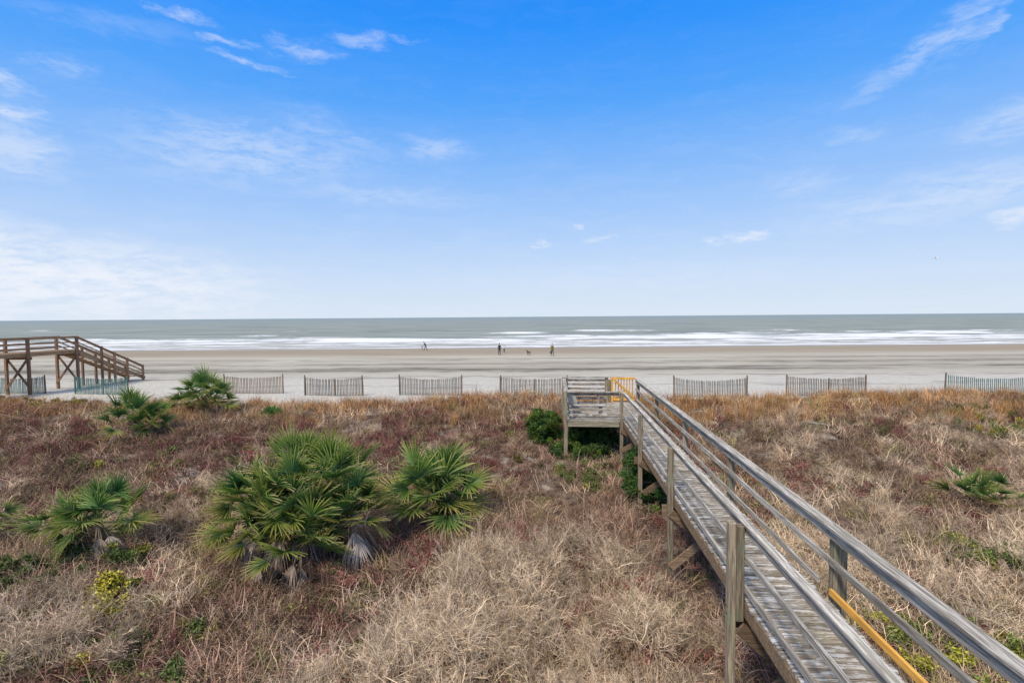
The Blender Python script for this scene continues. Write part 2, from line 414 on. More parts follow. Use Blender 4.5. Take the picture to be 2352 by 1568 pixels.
for fi,(xa,ya,xb,yb,fmx) in enumerate(F):
    e=empty('sand_fence')
    mb=MB();n=int(math.hypot(xb-xa,yb-ya)/.104);sag=random.uniform(.14,.28);ph=random.random()*6
    def P(t):
        x=xa+(xb-xa)*t;y=ya+(yb-ya)*t+.12*math.sin(t*math.pi)*math.sin(ph)
        return x,y,float(H(np.array([x]),np.array([y]))[0])
    g0=P(0)[2];g1=P(1)[2]
    tops=[]
    for i in range(n+1):
        t=i/n
        x,y,g=P(t);base=g0+(g1-g0)*t
        zt=base+1.27-sag*math.sin(math.pi*t)**.8+random.uniform(-.025,.025)
        ln=random.uniform(-.025,.025)
        w=.024
        mb.quadbox([(x-w,y-.005,g-.05),(x+w,y-.005,g-.05),(x+w,y+.005,g-.05),(x-w,y+.005,g-.05),(x-w+ln,y-.005,zt),(x+w+ln,y-.005,zt),(x+w+ln,y+.005,zt),(x-w+ln,y+.005,zt)])
        tops.append((x,y,zt,g))
    mb.make('slats',[fmx],e)
    mb=MB()
    for fr in (.15,.4,.65,.9):
        pts=[(x,y-.012,g+(zt-g)*fr) for x,y,zt,g in tops[::3]]
        mb.tube(pts,[.006]*len(pts),4)
    mb.make('wires',[wire],e)
    mb=MB()
    for t in (0,1)+((.52,) if fi%2 else ()):
        x,y,g=P(t);h=1.38 if t in(0,1) else 1.15
        mb.tube([(x,y+.06,g-.3),(x,y+.06,g+h*.5),(x+random.uniform(-.03,.03),y+.06,g+h)],[.055,.05,.045],8)
    mb.make('posts',[fpost],e)

# ------------------------------------------------------------ palmettos
m_palm,nt,p=mat('palmetto_leaf')
a=N(nt,'ShaderNodeAttribute');a.attribute_name='Col'
L(nt,a.outputs['Color'],p.inputs['Base Color']);p.inputs['Roughness'].default_value=.5;p.inputs['Specular IOR Level'].default_value=.3
tr=N(nt,'ShaderNodeBsdfTranslucent');L(nt,a.outputs['Color'],tr.inputs[0])
mx=N(nt,'ShaderNodeMixShader');mx.inputs[0].default_value=.3;L(nt,p.outputs[0],mx.inputs[1]);L(nt,tr.outputs[0],mx.inputs[2])
L(nt,mx.outputs[0],nt.nodes['Material Output'].inputs[0])
def lerp(a,b,t): return tuple(a[i]+(b[i]-a[i])*t for i in range(3))
def frond(mb,base,d,size,pet,dead,rnd,age=0):
    UP=Vector((0,0,1))
    pts=[Vector(base)];dd=Vector(d).normalized()
    for i in range(4):
        dd=(dd+Vector((0,0,-.04 if not dead else -.3))).normalized();pts.append(pts[-1]+dd*pet/4)
    b=len(mb.v);gcol=(.16,.24,.06) if not dead else (.38,.29,.19)
    mb.tube(pts,[.016,.013,.011,.009,.008],4)
    mb.c+= [gcol]*(len(mb.v)-b)
    hub=pts[-1];f=dd;s=f.cross(UP)
    if s.length<.05: s=Vector((1,0,0))
    s.normalize();roll=rnd.uniform(-.8,.8);s=Matrix.Rotation(roll,3,f)@s
    n=s.cross(f).normalized()
    tilt=rnd.uniform(-.5,.4) if not dead else 0
    f2=(f*math.cos(tilt)-n*math.sin(tilt)).normalized();n=s.cross(f2).normalized();f=f2
    k=rnd.randint(19,24) if not dead else rnd.randint(10,15)
    span=math.radians(rnd.uniform(75,112)) if not dead else math.radians(rnd.uniform(18,55))
    hue=rnd.random()
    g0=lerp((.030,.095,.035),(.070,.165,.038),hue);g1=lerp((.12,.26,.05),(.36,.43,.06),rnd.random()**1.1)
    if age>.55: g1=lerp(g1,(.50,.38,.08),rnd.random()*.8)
    tipc=lerp((.50,.45,.14),(.68,.50,.28),rnd.random())
    if dead: g0=lerp((.46,.34,.23),(.76,.65,.55),hue);g1=g0;tipc=lerp(g0,(.32,.22,.14),.4)
    droop=rnd.uniform(.0,.15) if not dead else rnd.uniform(.3,.8)
    for i in range(k):
        an=-span+2*span*i/(k-1)+rnd.uniform(-.05,.05)
        dr=(f*math.cos(an)+s*math.sin(an)+n*(.22*abs(math.sin(an))+rnd.uniform(-.06,.08))).normalized()
        Lk=size*(1-.18*(abs(an)/span)**2)*rnd.uniform(.82,1.12)
        side=n.cross(dr).normalized();b=len(mb.v)
        wmax=size*(.037 if not dead else .028)
        dl=droop*rnd.uniform(.4,2.0)
        deadtip=rnd.random()<.35+.4*age
        TT=(0,.22,.5,.78,1);WW=(.30,1,.80,.40,.02)
        for t,wf in zip(TT,WW):
            c=hub+dr*Lk*t-UP*(dl*Lk*t**2.6)
            wv=side*wmax*wf
            mb.v+= [tuple(c-wv+n*wmax*.55*wf),tuple(c-n*wmax*.3),tuple(c+wv+n*wmax*.55*wf)]
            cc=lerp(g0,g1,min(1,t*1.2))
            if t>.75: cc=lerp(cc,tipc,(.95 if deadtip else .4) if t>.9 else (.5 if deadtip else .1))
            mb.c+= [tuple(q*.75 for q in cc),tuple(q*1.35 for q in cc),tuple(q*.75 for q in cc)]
        for q in range(4):
            o=b+q*3
            mb.f+= [(o,o+1,o+4,o+3),(o+1,o+2,o+5,o+4)];mb.m+=[0,0]
def palm(heads,x,y,seed,ng=30,nd=10,size=.62):
    rnd=random.Random(seed);g=float(H(np.array([x]),np.array([y]))[0])
    e=empty('palmetto_palm',(x,y,g))
    mb=MB();tb=MB()
    for hx,hy,hz,sc in heads:
        gg=float(H(np.array([x+hx]),np.array([y+hy]))[0])-g
        tb.tube([(hx*.8,hy*.8,gg-.2),(hx*.9,hy*.9,gg+hz*.5),(hx,hy,hz)],[.11,.13,.10],9)
        for j in range(int(14+hz*20)):
            t=rnd.random();an=rnd.uniform(0,6.28);zz=gg+t*(hz-gg)
            px,py=hx*(.8+.2*t),hy*(.8+.2*t)
            tb.beam((px+.09*math.cos(an),py+.09*math.sin(an),zz),(px+.22*math.cos(an),py+.22*math.sin(an),zz+.16),.05,.02)
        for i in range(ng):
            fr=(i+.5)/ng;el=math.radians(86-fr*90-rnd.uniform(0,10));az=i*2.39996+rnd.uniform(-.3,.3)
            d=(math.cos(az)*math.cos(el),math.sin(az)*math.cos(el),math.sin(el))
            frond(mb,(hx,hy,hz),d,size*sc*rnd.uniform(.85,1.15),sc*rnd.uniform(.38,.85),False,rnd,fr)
        for i in range(nd):
            el=math.radians(rnd.uniform(-55,8));az=rnd.uniform(0,6.28)
            d=(math.cos(az)*math.cos(el),math.sin(az)*math.cos(el),math.sin(el))
            frond(mb,(hx,hy,hz-.05),d,size*sc*rnd.uniform(.75,1.1),sc*rnd.uniform(.35,.75),True,rnd)
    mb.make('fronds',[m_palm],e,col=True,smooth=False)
    tb.make('trunks',[wd_br],e)
    return e
palm([(-1.05,.1,1.05,1.12),(-.15,-.5,1.3,1.12),(.72,.2,1.65,1.15),(-.2,.4,1.75,1.1),(.3,-.7,.7,1.0),(1.15,-.1,1.05,1.0),(-.6,-.5,.75,1.0)],-5.05,12.0,3,22,11)
palm([(0,0,.75,1.38),(.3,.1,.6,1.05)],-2.15,14.1,5,24,14)
palm([(.1,0,.8,1.15),(-.5,.2,.6,1.0)],-10.35,12.4,8,17,12)
palm([(-.3,0,.8,1.15),(.35,.3,.55,.9)],-15.4,21,12,16,8,.62)
palm([(0,0,.85,1.2),(.8,0,.6,.95),(-.7,.1,.5,.9)],-15.0,24.6,15,15,7,.65)
palm([(0,0,.4,.8),(.65,-.1,.3,.7)],13.5,14.9,18,9,4,.7)
palm([(0,0,.4,.75)],15.2,13.2,19,8,4,.65)
palm([(0,0,.5,.8)],-14.2,13.2,22,14,8,.6)

# ------------------------------------------------------------ vegetation instancing
def instmat(name,rough=.9,var=.5):
    m,nt,p=mat(name)
    a=N(nt,'ShaderNodeAttribute');a.attribute_type='INSTANCER';a.attribute_name='tint'
    g=N(nt,'ShaderNodeNewGeometry').outputs['Random Per Island']
    v=mr(nt,g,0,1,1-var,1+var,False)
    mm=N(nt,'ShaderNodeVectorMath',op='SCALE');L(nt,a.outputs['Vector'],mm.inputs[0]);L(nt,v,mm.inputs['Scale'])
    L(nt,mm.outputs[0],p.inputs['Base Color']);p.inputs['Roughness'].default_value=rough;p.inputs['Specular IOR Level'].default_value=.1
    return m
m_grass=instmat('dry_grass',var=.65);m_twig=instmat('twigs',var=.6);m_leaf=instmat('leaves',.6,.6)
def tuft(name,n,rad,Lr,lean,w,droop,seed,mt=m_grass):
    r=random.Random(seed);mb=MB()
    for i in range(n):
        az=r.uniform(0,6.283);b=Vector((rad*r.gauss(0,.5),rad*r.gauss(0,.5),-.03))
        th=math.radians(r.uniform(*lean));ln=r.uniform(*Lr);k=4;p=b;ww=w*r.uniform(.6,1.5)
        sd=Vector((-math.sin(az+r.uniform(-.9,.9)),math.cos(az),0)).normalized();o=len(mb.v)
        for j in range(k+1):
            t=j/k;q=sd*ww*(1-t*.85)*.5
            mb.v+= [tuple(p-q),tuple(p+q)]
            th2=th+droop*t*t*r.uniform(.6,1.3);az+=r.uniform(-.45,.45)
            p=p+Vector((math.cos(az)*math.sin(th2),math.sin(az)*math.sin(th2),math.cos(th2)))*ln/k
            if p.z<.01:p.z=.01+r.random()*.05
        for j in range(k): mb.f.append((o+2*j,o+2*j+1,o+2*j+3,o+2*j+2));mb.m.append(0)
    return mb.make(name,[mt],link=False)
def twigs(name,stems,h,spread,seed,th=.006,depth=3,leaf=0,leafs=.03,curl=.22):
    r=random.Random(seed);mb=MB()
    def br(p,d,ln,rad,lv):
        d2=(d+Vector((r.gauss(0,curl),r.gauss(0,curl),r.gauss(0,curl*.8)))).normalized()
        m=p+d*ln*.5;q=m+d2*ln*.5
        if q.z<.02:q.z=.02
        o=len(mb.v)
        a=d.orthogonal().normalized();e=d.cross(a)
        for c,rr in ((p,rad),(m,rad*.85),(q,rad*.6)):
            for j in range(3):
                t=2.094*j;mb.v.append(tuple(c+(a*math.cos(t)+e*math.sin(t))*rr))
        for i in range(2):
            for j in range(3): mb.f.append((o+i*3+j,o+i*3+(j+1)%3,o+i*3+3+(j+1)%3,o+i*3+3+j));mb.m.append(0)
        if lv<=1 and leaf:
            for _ in range(leaf):
                c=p+(q-p)*r.random()+Vector((r.gauss(0,.02),r.gauss(0,.02),r.gauss(0,.02)))
                u=Vector((r.gauss(0,1),r.gauss(0,1),r.gauss(0,.6))).normalized();v=u.orthogonal().normalized()
                v=Matrix.Rotation(r.uniform(0,6.28),3,u)@v
                l=leafs*r.uniform(.6,1.3);o=len(mb.v)
                mb.v+=[tuple(c),tuple(c+u*l*.5+v*l*.32),tuple(c+u*l),tuple(c+u*l*.5-v*l*.32)]
                mb.f.append((o,o+1,o+2,o+3));mb.m.append(1)
        if lv>0:
            for _ in range(r.randint(2,4)):
                t=r.uniform(.4,1);dn=(d2+Vector((r.gauss(0,.6),r.gauss(0,.6),r.gauss(.05,.45)))).normalized()
                br(p+(q-p)*t,dn,ln*r.uniform(.5,.8),rad*.66,lv-1)
    for i in range(stems):
        az=r.uniform(0,6.28);s=r.uniform(.1,1)*spread
        d=Vector((math.cos(az)*s,math.sin(az)*s,1)).normalized()
        br(Vector((r.gauss(0,.1),r.gauss(0,.1),-.03)),d,h*r.uniform(.4,.65),th,depth)
    return mb.make(name,[m_twig,m_leaf],link=False)
def collection(name,obs):
    c=bpy.data.collections.new(name)
    for o in obs:c.objects.link(o)
    return c
def scatter(name,coll,nsrc,P,sc,tint,tilt=.15,zs=None):
    n=len(P);me=bpy.data.meshes.new(name);me.vertices.add(n);me.vertices.foreach_set('co',P.astype(np.float32).ravel())
    def add(k,t,dn,arr):
        a=me.attributes.new(k,t,'POINT');a.data.foreach_set(dn,arr.ravel())
    add('idx','INT','value',rng.integers(0,nsrc,n).astype(np.int32))
    rot=np.stack([rng.normal(0,tilt,n),rng.normal(0,tilt,n),rng.uniform(0,6.283,n)],-1).astype(np.float32)
    add('rot','FLOAT_VECTOR','vector',rot)
    zs=sc if zs is None else zs
    add('scl','FLOAT_VECTOR','vector',np.stack([sc,sc,zs],-1).astype(np.float32))
    add('tint','FLOAT_VECTOR','vector',tint.astype(np.float32))
    me.update();ob=bpy.data.objects.new(name,me);COL.objects.link(ob)
    ng=bpy.data.node_groups.new(name+'_gn','GeometryNodeTree')
    ng.interface.new_socket('Geometry',in_out='INPUT',socket_type='NodeSocketGeometry')
    ng.interface.new_socket('Geometry',in_out='OUTPUT',socket_type='NodeSocketGeometry')
    gi=ng.nodes.new('NodeGroupInput');go=ng.nodes.new('NodeGroupOutput')
    ci=ng.nodes.new('GeometryNodeCollectionInfo');ci.inputs[0].default_value=coll;ci.inputs[1].default_value=True;ci.inputs[2].default_value=True
    ip=ng.nodes.new('GeometryNodeInstanceOnPoints');ip.inputs['Pick Instance'].default_value=True
    def na(k,t):
        q=ng.nodes.new('GeometryNodeInputNamedAttribute');q.data_type=t;q.inputs[0].default_value=k;return q.outputs[0]
    e2r=ng.nodes.new('FunctionNodeEulerToRotation')
    ng.links.new(na('rot','FLOAT_VECTOR'),e2r.inputs[0])
    ng.links.new(gi.outputs[0],ip.inputs['Points']);ng.links.new(ci.outputs[0],ip.inputs['Instance'])
    ng.links.new(na('idx','INT'),ip.inputs['Instance Index']);ng.links.new(e2r.outputs[0],ip.inputs['Rotation'])
    ng.links.new(na('scl','FLOAT_VECTOR'),ip.inputs['Scale']);ng.links.new(ip.outputs[0],go.inputs[0])
    md=ob.modifiers.new('scatter','NODES');md.node_group=ng
    return ob
def sample(n,ymin,ymax,pad=7):
    y=rng.uniform(ymin,ymax,n*4);x=rng.uniform(-1,1,n*4)*(ymax*1.1+pad)
    k=np.abs(x)<y*1.1+pad;x=x[k][:n];y=y[k][:n];return x,y
def lat(x,y): return x*math.cos(A)-y*math.sin(A), x*math.sin(A)+y*math.cos(A)
def dark(x,y):
    return np.clip(ss(-1.5,-4,x)*ss(11.5,9,y)+.75*ss(4,0,x)*ss(14,17,y)*ss(24,21,y)+.6*ss(-1,0,x)*ss(3,2,x)*ss(11,13,y)*ss(18,15,y),0,1)
def pal(x,y):
    a=fbm(x/1.6,y/1.6,101);b=fbm(x/.9,y/.9,131);c=fbm(x/4,y/4,151);r=rng.random(len(x))
    straw=np.array([.64,.48,.32]);tan=np.array([.46,.325,.21]);brown=np.array([.21,.13,.078]);rust=np.array([.50,.24,.075]);olive=np.array([.27,.25,.085]);mar=np.array([.25,.115,.088])
    def mixk(p,q,t): return p+(q-p)*t[:,None]
    o=np.tile(tan,(len(x),1))
    o=mixk(o,straw,ss(.46,.60,a));o=mixk(o,brown,ss(.50,.62,b)*.8)
    o=mixk(o,mar,ss(.50,.64,c)*.45*ss(8,4,x))
    o=mixk(o,mar*.9,dark(x,y)*.45*(.4+.8*r))
    crest=ss(21,26.5,y+3*(r-.5));o=mixk(o,rust,crest*(.25+.5*r))
    o=mixk(o,olive,(rng.random(len(x))<.10)*.8*np.ones(len(x)))
    return np.clip(o*(.5+.85*rng.random(len(x)))[:,None],0,.78)
gsrc=[tuft('tuft_a',42,.30,(.25,.55),(25,85),.014,1.3,1),tuft('tuft_b',38,.26,(.3,.65),(10,70),.013,1.6,2),tuft('tuft_c',46,.34,(.2,.45),(35,88),.012,1.0,3),tuft('tuft_d',32,.22,(.35,.75),(5,50),.012,1.9,4)]
gc=collection('grass_tufts',gsrc)
x1,y1=sample(7000,2,15);x2,y2=sample(10500,15,30.6)
x=np.concatenate([x1,x2]);y=np.concatenate([y1,y2])
cr=27.3+2.2*(vn(x/9,0*x,5)-.5)
keep=(y<cr+1.2+3.2*(fbm(x/2,y/2,77)-.42))&((fbm(x/1.3,y/1.3,55)>.37)|(rng.random(len(x))<.25))
x=x[keep];y=y[keep];z=H(x,y)
sc=rng.uniform(.5,1.4,len(x))
scatter('dune_grass',gc,4,np.stack([x,y,z],-1),sc,pal(x,y),.25,sc*np.where(y>22,1.05,.95))
csrc=[tuft('stalk_a',22,.2,(.5,.9),(2,25),.014,.5,11),tuft('stalk_b',18,.22,(.45,.8),(4,32),.014,.8,12)]
cc=collection('crest_stalks',csrc)
x,y=sample(3000,22,30);cr=27.3+2.2*(vn(x/9,0*x,5)-.5)
k=(y<cr+1.6)&(fbm(x/2,y/2,88)>.45);x=x[k];y=y[k]
l,s_=lat(x,y);k=~((l>0.2)&(l<4.1)&(s_<27));x=x[k];y=y[k]
tn=np.array([.54,.28,.10])*(.45+.8*rng.random(len(x)))[:,None]
scatter('rust_dune_grass',cc,2,np.stack([x,y,H(x,y)],-1),rng.uniform(.4,1.0,len(x)),tn,.12)
ssrc=[twigs('shrub_a',6,.42,.9,21,.006,2,3,.038),twigs('shrub_b',7,.36,1.1,22,.006,2,3,.035),twigs('shrub_c',5,.5,.8,23,.006,2,3,.04)]
sc_=collection('low_shrubs_src',ssrc)
x,y=sample(9500,3,26)
cden=fbm(x/2.4,y/2.4,201)+.05*ss(4,-2,x)+.15*dark(x,y)
k=cden>.55;x=x[k];y=y[k]
mar=np.array([.25,.095,.08]);br=np.array([.25,.155,.098]);ol=np.array([.20,.20,.065])
sel=fbm(x/1.6,y/1.6,222)[:,None];r=rng.random((len(x),1))
tn=np.where(sel+.35*(r-.5)>.53,mar,br);tn=np.where(rng.random((len(x),1))<.10,ol,tn)*(.45+1.1*rng.random((len(x),1)))
scatter('low_shrubs',sc_,3,np.stack([x,y,H(x,y)],-1),rng.uniform(.5,1.2,len(x)),tn,.25)
bsrc=[twigs('brush_a',9,.85,.9,31,.0085,3,curl=.35),twigs('brush_b',8,.7,1.1,32,.008,3,curl=.4),twigs('brush_c',9,.95,.7,33,.008,3,curl=.35)]
bc=collection('brush_src',bsrc)
def blob(n,cx,cy,rx,ry):
    t=rng.uniform(0,6.283,n);q=np.sqrt(rng.random(n));return cx+rx*q*np.cos(t),cy+ry*q*np.sin(t)
B=[blob(430,.7,8.6,3.2,4.0),blob(150,2.2,7.0,1.8,2.8),blob(80,-8.2,8.9,2.2,1.3),blob(80,-1.9,7.2,1.4,1.4),blob(70,5.2,10.5,1.2,1.4),blob(90,9,13,4,4),blob(80,11,9,3.5,2.5),blob(90,-9,15.5,4,2),blob(120,14,19,8,4),blob(60,-4,20,6,2)]
x=np.concatenate([b[0] for b in B]);y=np.concatenate([b[1] for b in B])
k=(fbm(x/.9,y/.9,301,3)>.43)|(rng.random(len(x))<.2);x=x[k];y=y[k]
l,s_=lat(x,y);inw=(l>1.9)&(l<4.2);k=(~inw)|(rng.random(len(x))<.3);x=x[k];y=y[k];inw=inw[k]
tn=np.array([.72,.55,.37])*(.4+.75*rng.random(len(x)))[:,None]
sc=(.45+1.1*fbm(x/1.1,y/1.1,311,3))*rng.uniform(.7,1.05,len(x))*np.where(inw,.7,1)*np.where(y>12,.6,1)
scatter('dry_brush',bc,3,np.stack([x,y,H(x,y)],-1),sc,tn,.3)
fsrc=[twigs('foliage_a',7,.42,1.3,41,.005,2,6,.065),twigs('foliage_b',7,.36,1.6,42,.005,2,6,.06)]
fc=collection('foliage_src',fsrc)
PP=[];TT=[]
def bush(n,cx,cy,rx,ry,z0,z1,col,yel=.2):
    x,y=blob(n,cx,cy,rx,ry);g=H(x,y)
    z=g+z0+(z1-z0)*rng.random(n)**1.2
    PP.append(np.stack([x,y,z],-1));c=np.array(col)*(.5+1.0*rng.random(n))[:,None]
    yy=rng.random(n)<yel;c[yy]=c[yy]*np.array([2.0,1.5,1.0]);TT.append(c)
G=(.06,.12,.03);YG=(.22,.25,.05)
bush(95,1.3,20.5,.7,.8,0,.9,G,.25)
bush(110,3.1,20.2,1.0,.9,-.1,.65,(.05,.10,.028),.2)
bush(70,2.4,19.1,1.0,.6,-.1,.4,G,.25)
bush(70,3.82,15.4,.34,.5,-.1,1.35,G,.25)
bush(24,4.1,14.7,.4,.6,-.1,.7,G,.2)
bush(20,4.1,17,.4,.5,-.1,.6,G,.2)
bush(22,-8.0,9.9,1.0,.55,0,.3,YG,.4)
bush(26,-8.2,8.3,1.6,.6,0,.25,YG,.4)
bush(40,-10.2,11.6,1.6,.8,-.05,.2,(.12,.16,.045),.3)
bush(24,-6.4,8.6,1.8,1.0,-.05,.12,(.12,.16,.045),.3)
bush(26,-9.6,10.2,1.8,.8,-.05,.1,(.12,.16,.045),.3)
bush(45,11.2,11.6,1.1,1.2,-.05,.35,(.13,.17,.04),.3)
bush(40,7.6,8.4,1.2,1.1,-.05,.25,(.17,.22,.045),.3)
bush(26,5.6,13.8,.7,1.2,-.05,.15,(.14,.18,.045),.3)
bush(30,2.6,17.2,1.4,1.0,-.05,.1,(.13,.16,.045),.3)
bush(14,-11.4,24,.4,.3,0,.3,(.05,.18,.04),.1)
bush(50,22,22,3,2,-.05,.15,(.18,.19,.06),.3)
bush(60,-26,27.5,4,1.5,-.05,.2,(.20,.20,.06),.3)
bush(30,-3.2,18,6,2.5,-.05,.05,(.15,.17,.05),.3)
bush(30,-12,17,5,3,-.05,.05,(.15,.17,.05),.3)
P=np.concatenate(PP);T=np.concatenate(TT)
scatter('green_bushes',fc,2,P,rng.uniform(.5,.95,len(P)),T,.5)

# ------------------------------------------------------------ people & dog
def flat(name,c,r=.8):
    m,nt,p=mat(name);n=noise(nt,N(nt,'ShaderNodeTexCoord').outputs['Object'],14,4)
    L(nt,mixc(nt,mr(nt,n,.3,.7),[x*.8 for x in c],[min(1,x*1.15) for x in c]),p.inputs['Base Color']);p.inputs['Roughness'].default_value=r;return m
skin=flat('skin',(.55,.36,.27),.6);shoe=flat('shoes',(.05,.045,.04));hairD=flat('hair',(.06,.04,.03))
def skinned(name,verts,edges,rad,parent,mats,fn,sub=1):
    me=bpy.data.meshes.new(name);me.from_pydata(verts,edges,[]);me.update()
    ob=bpy.data.objects.new(name,me);COL.objects.link(ob)
    md=ob.modifiers.new('s','SKIN');md.use_smooth_shade=True
    sv=me.skin_vertices[0].data
    for i,r in enumerate(rad):
        sv[i].radius=(r,r) if not isinstance(r,tuple) else r
        sv[i].use_root=(i==0)
    sb=ob.modifiers.new('u','SUBSURF');sb.levels=sub;sb.render_levels=sub
    dg=bpy.context.evaluated_depsgraph_get();dg.update()
    m2=bpy.data.meshes.new_from_object(ob.evaluated_get(dg))
    bpy.data.objects.remove(ob)
    m2.materials.clear()
    for m in mats:m2.materials.append(m)
    for pl in m2.polygons: pl.material_index=fn(pl.center);pl.use_smooth=True
    o=bpy.data.objects.new(name,m2);COL.objects.link(o);o.parent=parent;return o
def ell(mb,c,r,mi=0,n=10,m=7,rot=None):
    b=len(mb.v);c=Vector(c)
    for i in range(m+1):
        ph=math.pi*i/m
        for j in range(n):
            t=2*math.pi*j/n;q=Vector((r[0]*math.sin(ph)*math.cos(t),r[1]*math.sin(ph)*math.sin(t),r[2]*math.cos(ph)))
            if rot: q=rot@q
            mb.v.append(tuple(c+q))
    for i in range(m):
        for j in range(n):
            mb.f.append((b+i*n+j,b+(i+1)*n+j,b+(i+1)*n+(j+1)%n,b+i*n+(j+1)%n));mb.m.append(mi)
def person(name,x,y,rz,h,top,pants,stride=.15,lean=0,armf=.1,hair=hairD,longc=.9,bag=None):
    g=float(H(np.array([x]),np.array([y]))[0])
    e=empty(name,(x,y,g),rz);k=h/1.75;e.scale=(k,k,k)
    ln=math.sin(lean);co=math.cos(lean)
    def up(px,py,pz):
        dz=pz-.95;return (px,py*co+dz*ln,.95+dz*co-py*ln)
    v=[(0,0,.95),up(0,0,1.12),up(0,.01,1.34),up(0,0,1.47),up(0,.015,1.57)]
    r=[(.155,.11),(.14,.10),(.17,.11),(.07,.065),(.05,.05)]
    ed=[(0,1),(1,2),(2,3),(3,4)]
    for sgn in (-1,1):
        b=len(v);a=armf*sgn
        v+=[up(.19*sgn,0,1.42),up(.235*sgn,-.02+a*.6,1.14)];el=v[-1]
        v+=[(el[0]+.01*sgn,el[1]+.06+a*.7,el[2]-.24)]
        r+=[.062,.046,.032];ed+=[(2,b),(b,b+1),(b+1,b+2)]
        b=len(v);st=-stride*sgn
        v+=[(.09*sgn,0,.88),(.10*sgn,st*.55+.03,.49),(.105*sgn,st,.09),(.115*sgn,st+.15,.035)]
        r+=[.092,.065,.045,(.045,.03)];ed+=[(0,b),(b,b+1),(b+1,b+2),(b+2,b+3)]
    hands=[v[7],v[14]]
    skinned('body',v,ed,r,e,[top,pants,shoe,skin],lambda c:(2 if c.z<.10 else 1 if c.z<longc else (3 if (Vector(c)-Vector(v[4])).length<.07 else 0)))
    mb=MB();hc=Vector(v[4])+Vector((0,.02,.12))
    ell(mb,hc,(.075,.095,.115),0);ell(mb,hc+Vector((0,-.022,.03)),(.083,.095,.105),1)
    ell(mb,hc+Vector((0,.10,-.01)),(.012,.02,.022),0,6,4)
    for sg in(-1,1):
        ell(mb,hc+Vector((.03*sg,.085,.015)),(.012,.01,.008),2,6,4);ell(mb,hc+Vector((.078*sg,0,-.005)),(.012,.022,.032),0,6,4)
    ell(mb,hc+Vector((0,.088,-.05)),(.022,.008,.007),2,6,4)
    for hp,sg in zip(hands,(-1,1)):
        hp=Vector(hp);ell(mb,hp+Vector((0,.01,-.05)),(.018,.04,.055),0,8,5)
        for f,(o,lf) in enumerate(((.03,.07),(.01,.08),(-.01,.075),(-.028,.06))):
            q=hp+Vector((0,.01+o,-.09));mb.tube([q,q+Vector((-.006*sg,.004,-lf*.5)),q+Vector((-.022*sg,.008,-lf))],[.009,.009,.006],5)
        q=hp+Vector((0,.045,-.045));mb.tube([q,q+Vector((-.008*sg,.028,-.025)),q+Vector((-.016*sg,.034,-.055))],[.011,.010,.007],5)
    if bag:
        q=Vector(hands[1]);mb.box(q.x-.05,q.x+.09,q.y-.16,q.y+.16,q.z-.52,q.z-.16,3)
        mb.tube([q+Vector((0,-.1,-.16)),q+Vector((0,0,-.08)),q+Vector((0,.1,-.16))],[.01]*3,5,3)
    mb.make('head_and_hands',[skin,hair,shoe]+([bag] if bag else []),e,smooth=True)
    return e
blk=flat('black_cloth',(.02,.022,.025));navy=flat('dark_cloth',(.03,.035,.04));white=flat('white_cloth',(.6,.6,.62));olive=flat('olive_jacket',(.25,.18,.04));grn=flat('dark_green_cloth',(.03,.05,.04));gry=flat('grey_cloth',(.35,.37,.4))
blond=flat('light_hair',(.3,.2,.1))
person('person',-1.95,79,math.radians(15),1.85,blk,navy,.06,0,.06)
person('child',-1.33,85.5,math.radians(-20),1.36,white,blk,.12,0,.12,blond)
person('person',6.0,76.5,math.radians(200),1.85,olive,blk,.16,.05,.12,bag=grn)
person('person',-15.8,93.5,math.radians(100),1.7,blk,navy,.28,.55,.25)
person('child',-16.7,95,math.radians(60),1.05,gry,gry,.08,.3,.15,blond)
def dog(x,y,rz):
    g=float(H(np.array([x]),np.array([y]))[0]);e=empty('dog',(x,y,g),rz)
    v=[(0,-.28,.50),(0,0,.50),(0,.24,.50),(0,.38,.62),(0,.46,.72),(0,.58,.68),(0,-.42,.55),(0,-.56,.68)]
    r=[(.10,.11),(.095,.11),(.11,.15),.08,.075,.035,.035,.018]
    ed=[(0,1),(1,2),(2,3),(3,4),(4,5),(0,6),(6,7)]
    for sg in(-1,1):
        b=len(v);o=.08*sg
        v+=[(.07*sg,.24,.40),(.075*sg,.20+o,.24),(.075*sg,.24+o,.03),(.075*sg,.29+o,.02)];r+=[.055,.032,.026,.025];ed+=[(2,b),(b,b+1),(b+1,b+2),(b+2,b+3)]
        b=len(v)
        v+=[(.07*sg,-.26,.40),(.08*sg,-.20-o,.29),(.08*sg,-.36-o,.17),(.08*sg,-.34-o,.03),(.08*sg,-.29-o,.02)];r+=[.065,.045,.024,.024,.025];ed+=[(0,b),(b,b+1),(b+1,b+2),(b+2,b+3),(b+3,b+4)]
    skinned('body',v,ed,r,e,[flat('brown_fur',(.13,.07,.035)),flat('dark_fur',(.03,.02,.015))],lambda c:1 if (c.z>.57 and c.y<.3) or c.y>.53 else 0)
    mb=MB()
    for sg in(-1,1):
        ell(mb,(.06*sg,.44,.77),(.02,.035,.06),0,6,5);ell(mb,(.035*sg,.53,.735),(.008,.008,.008),0,6,4)
    ell(mb,(0,.62,.685),(.015,.012,.012),0,6,4)
    mb.make('ears_eyes_nose',[shoe],e,smooth=True)
dog(2.55,79,math.radians(35))
e=empty('seagull',(49.5,60,12.6),.4)
mb=MB();ell(mb,(0,0,0),(.06,.2,.06),0);ell(mb,(0,.2,.03),(.04,.06,.04),0,8,5);mb.tube([(0,.25,.03),(0,.3,.02)],[.012,.004],5,1)
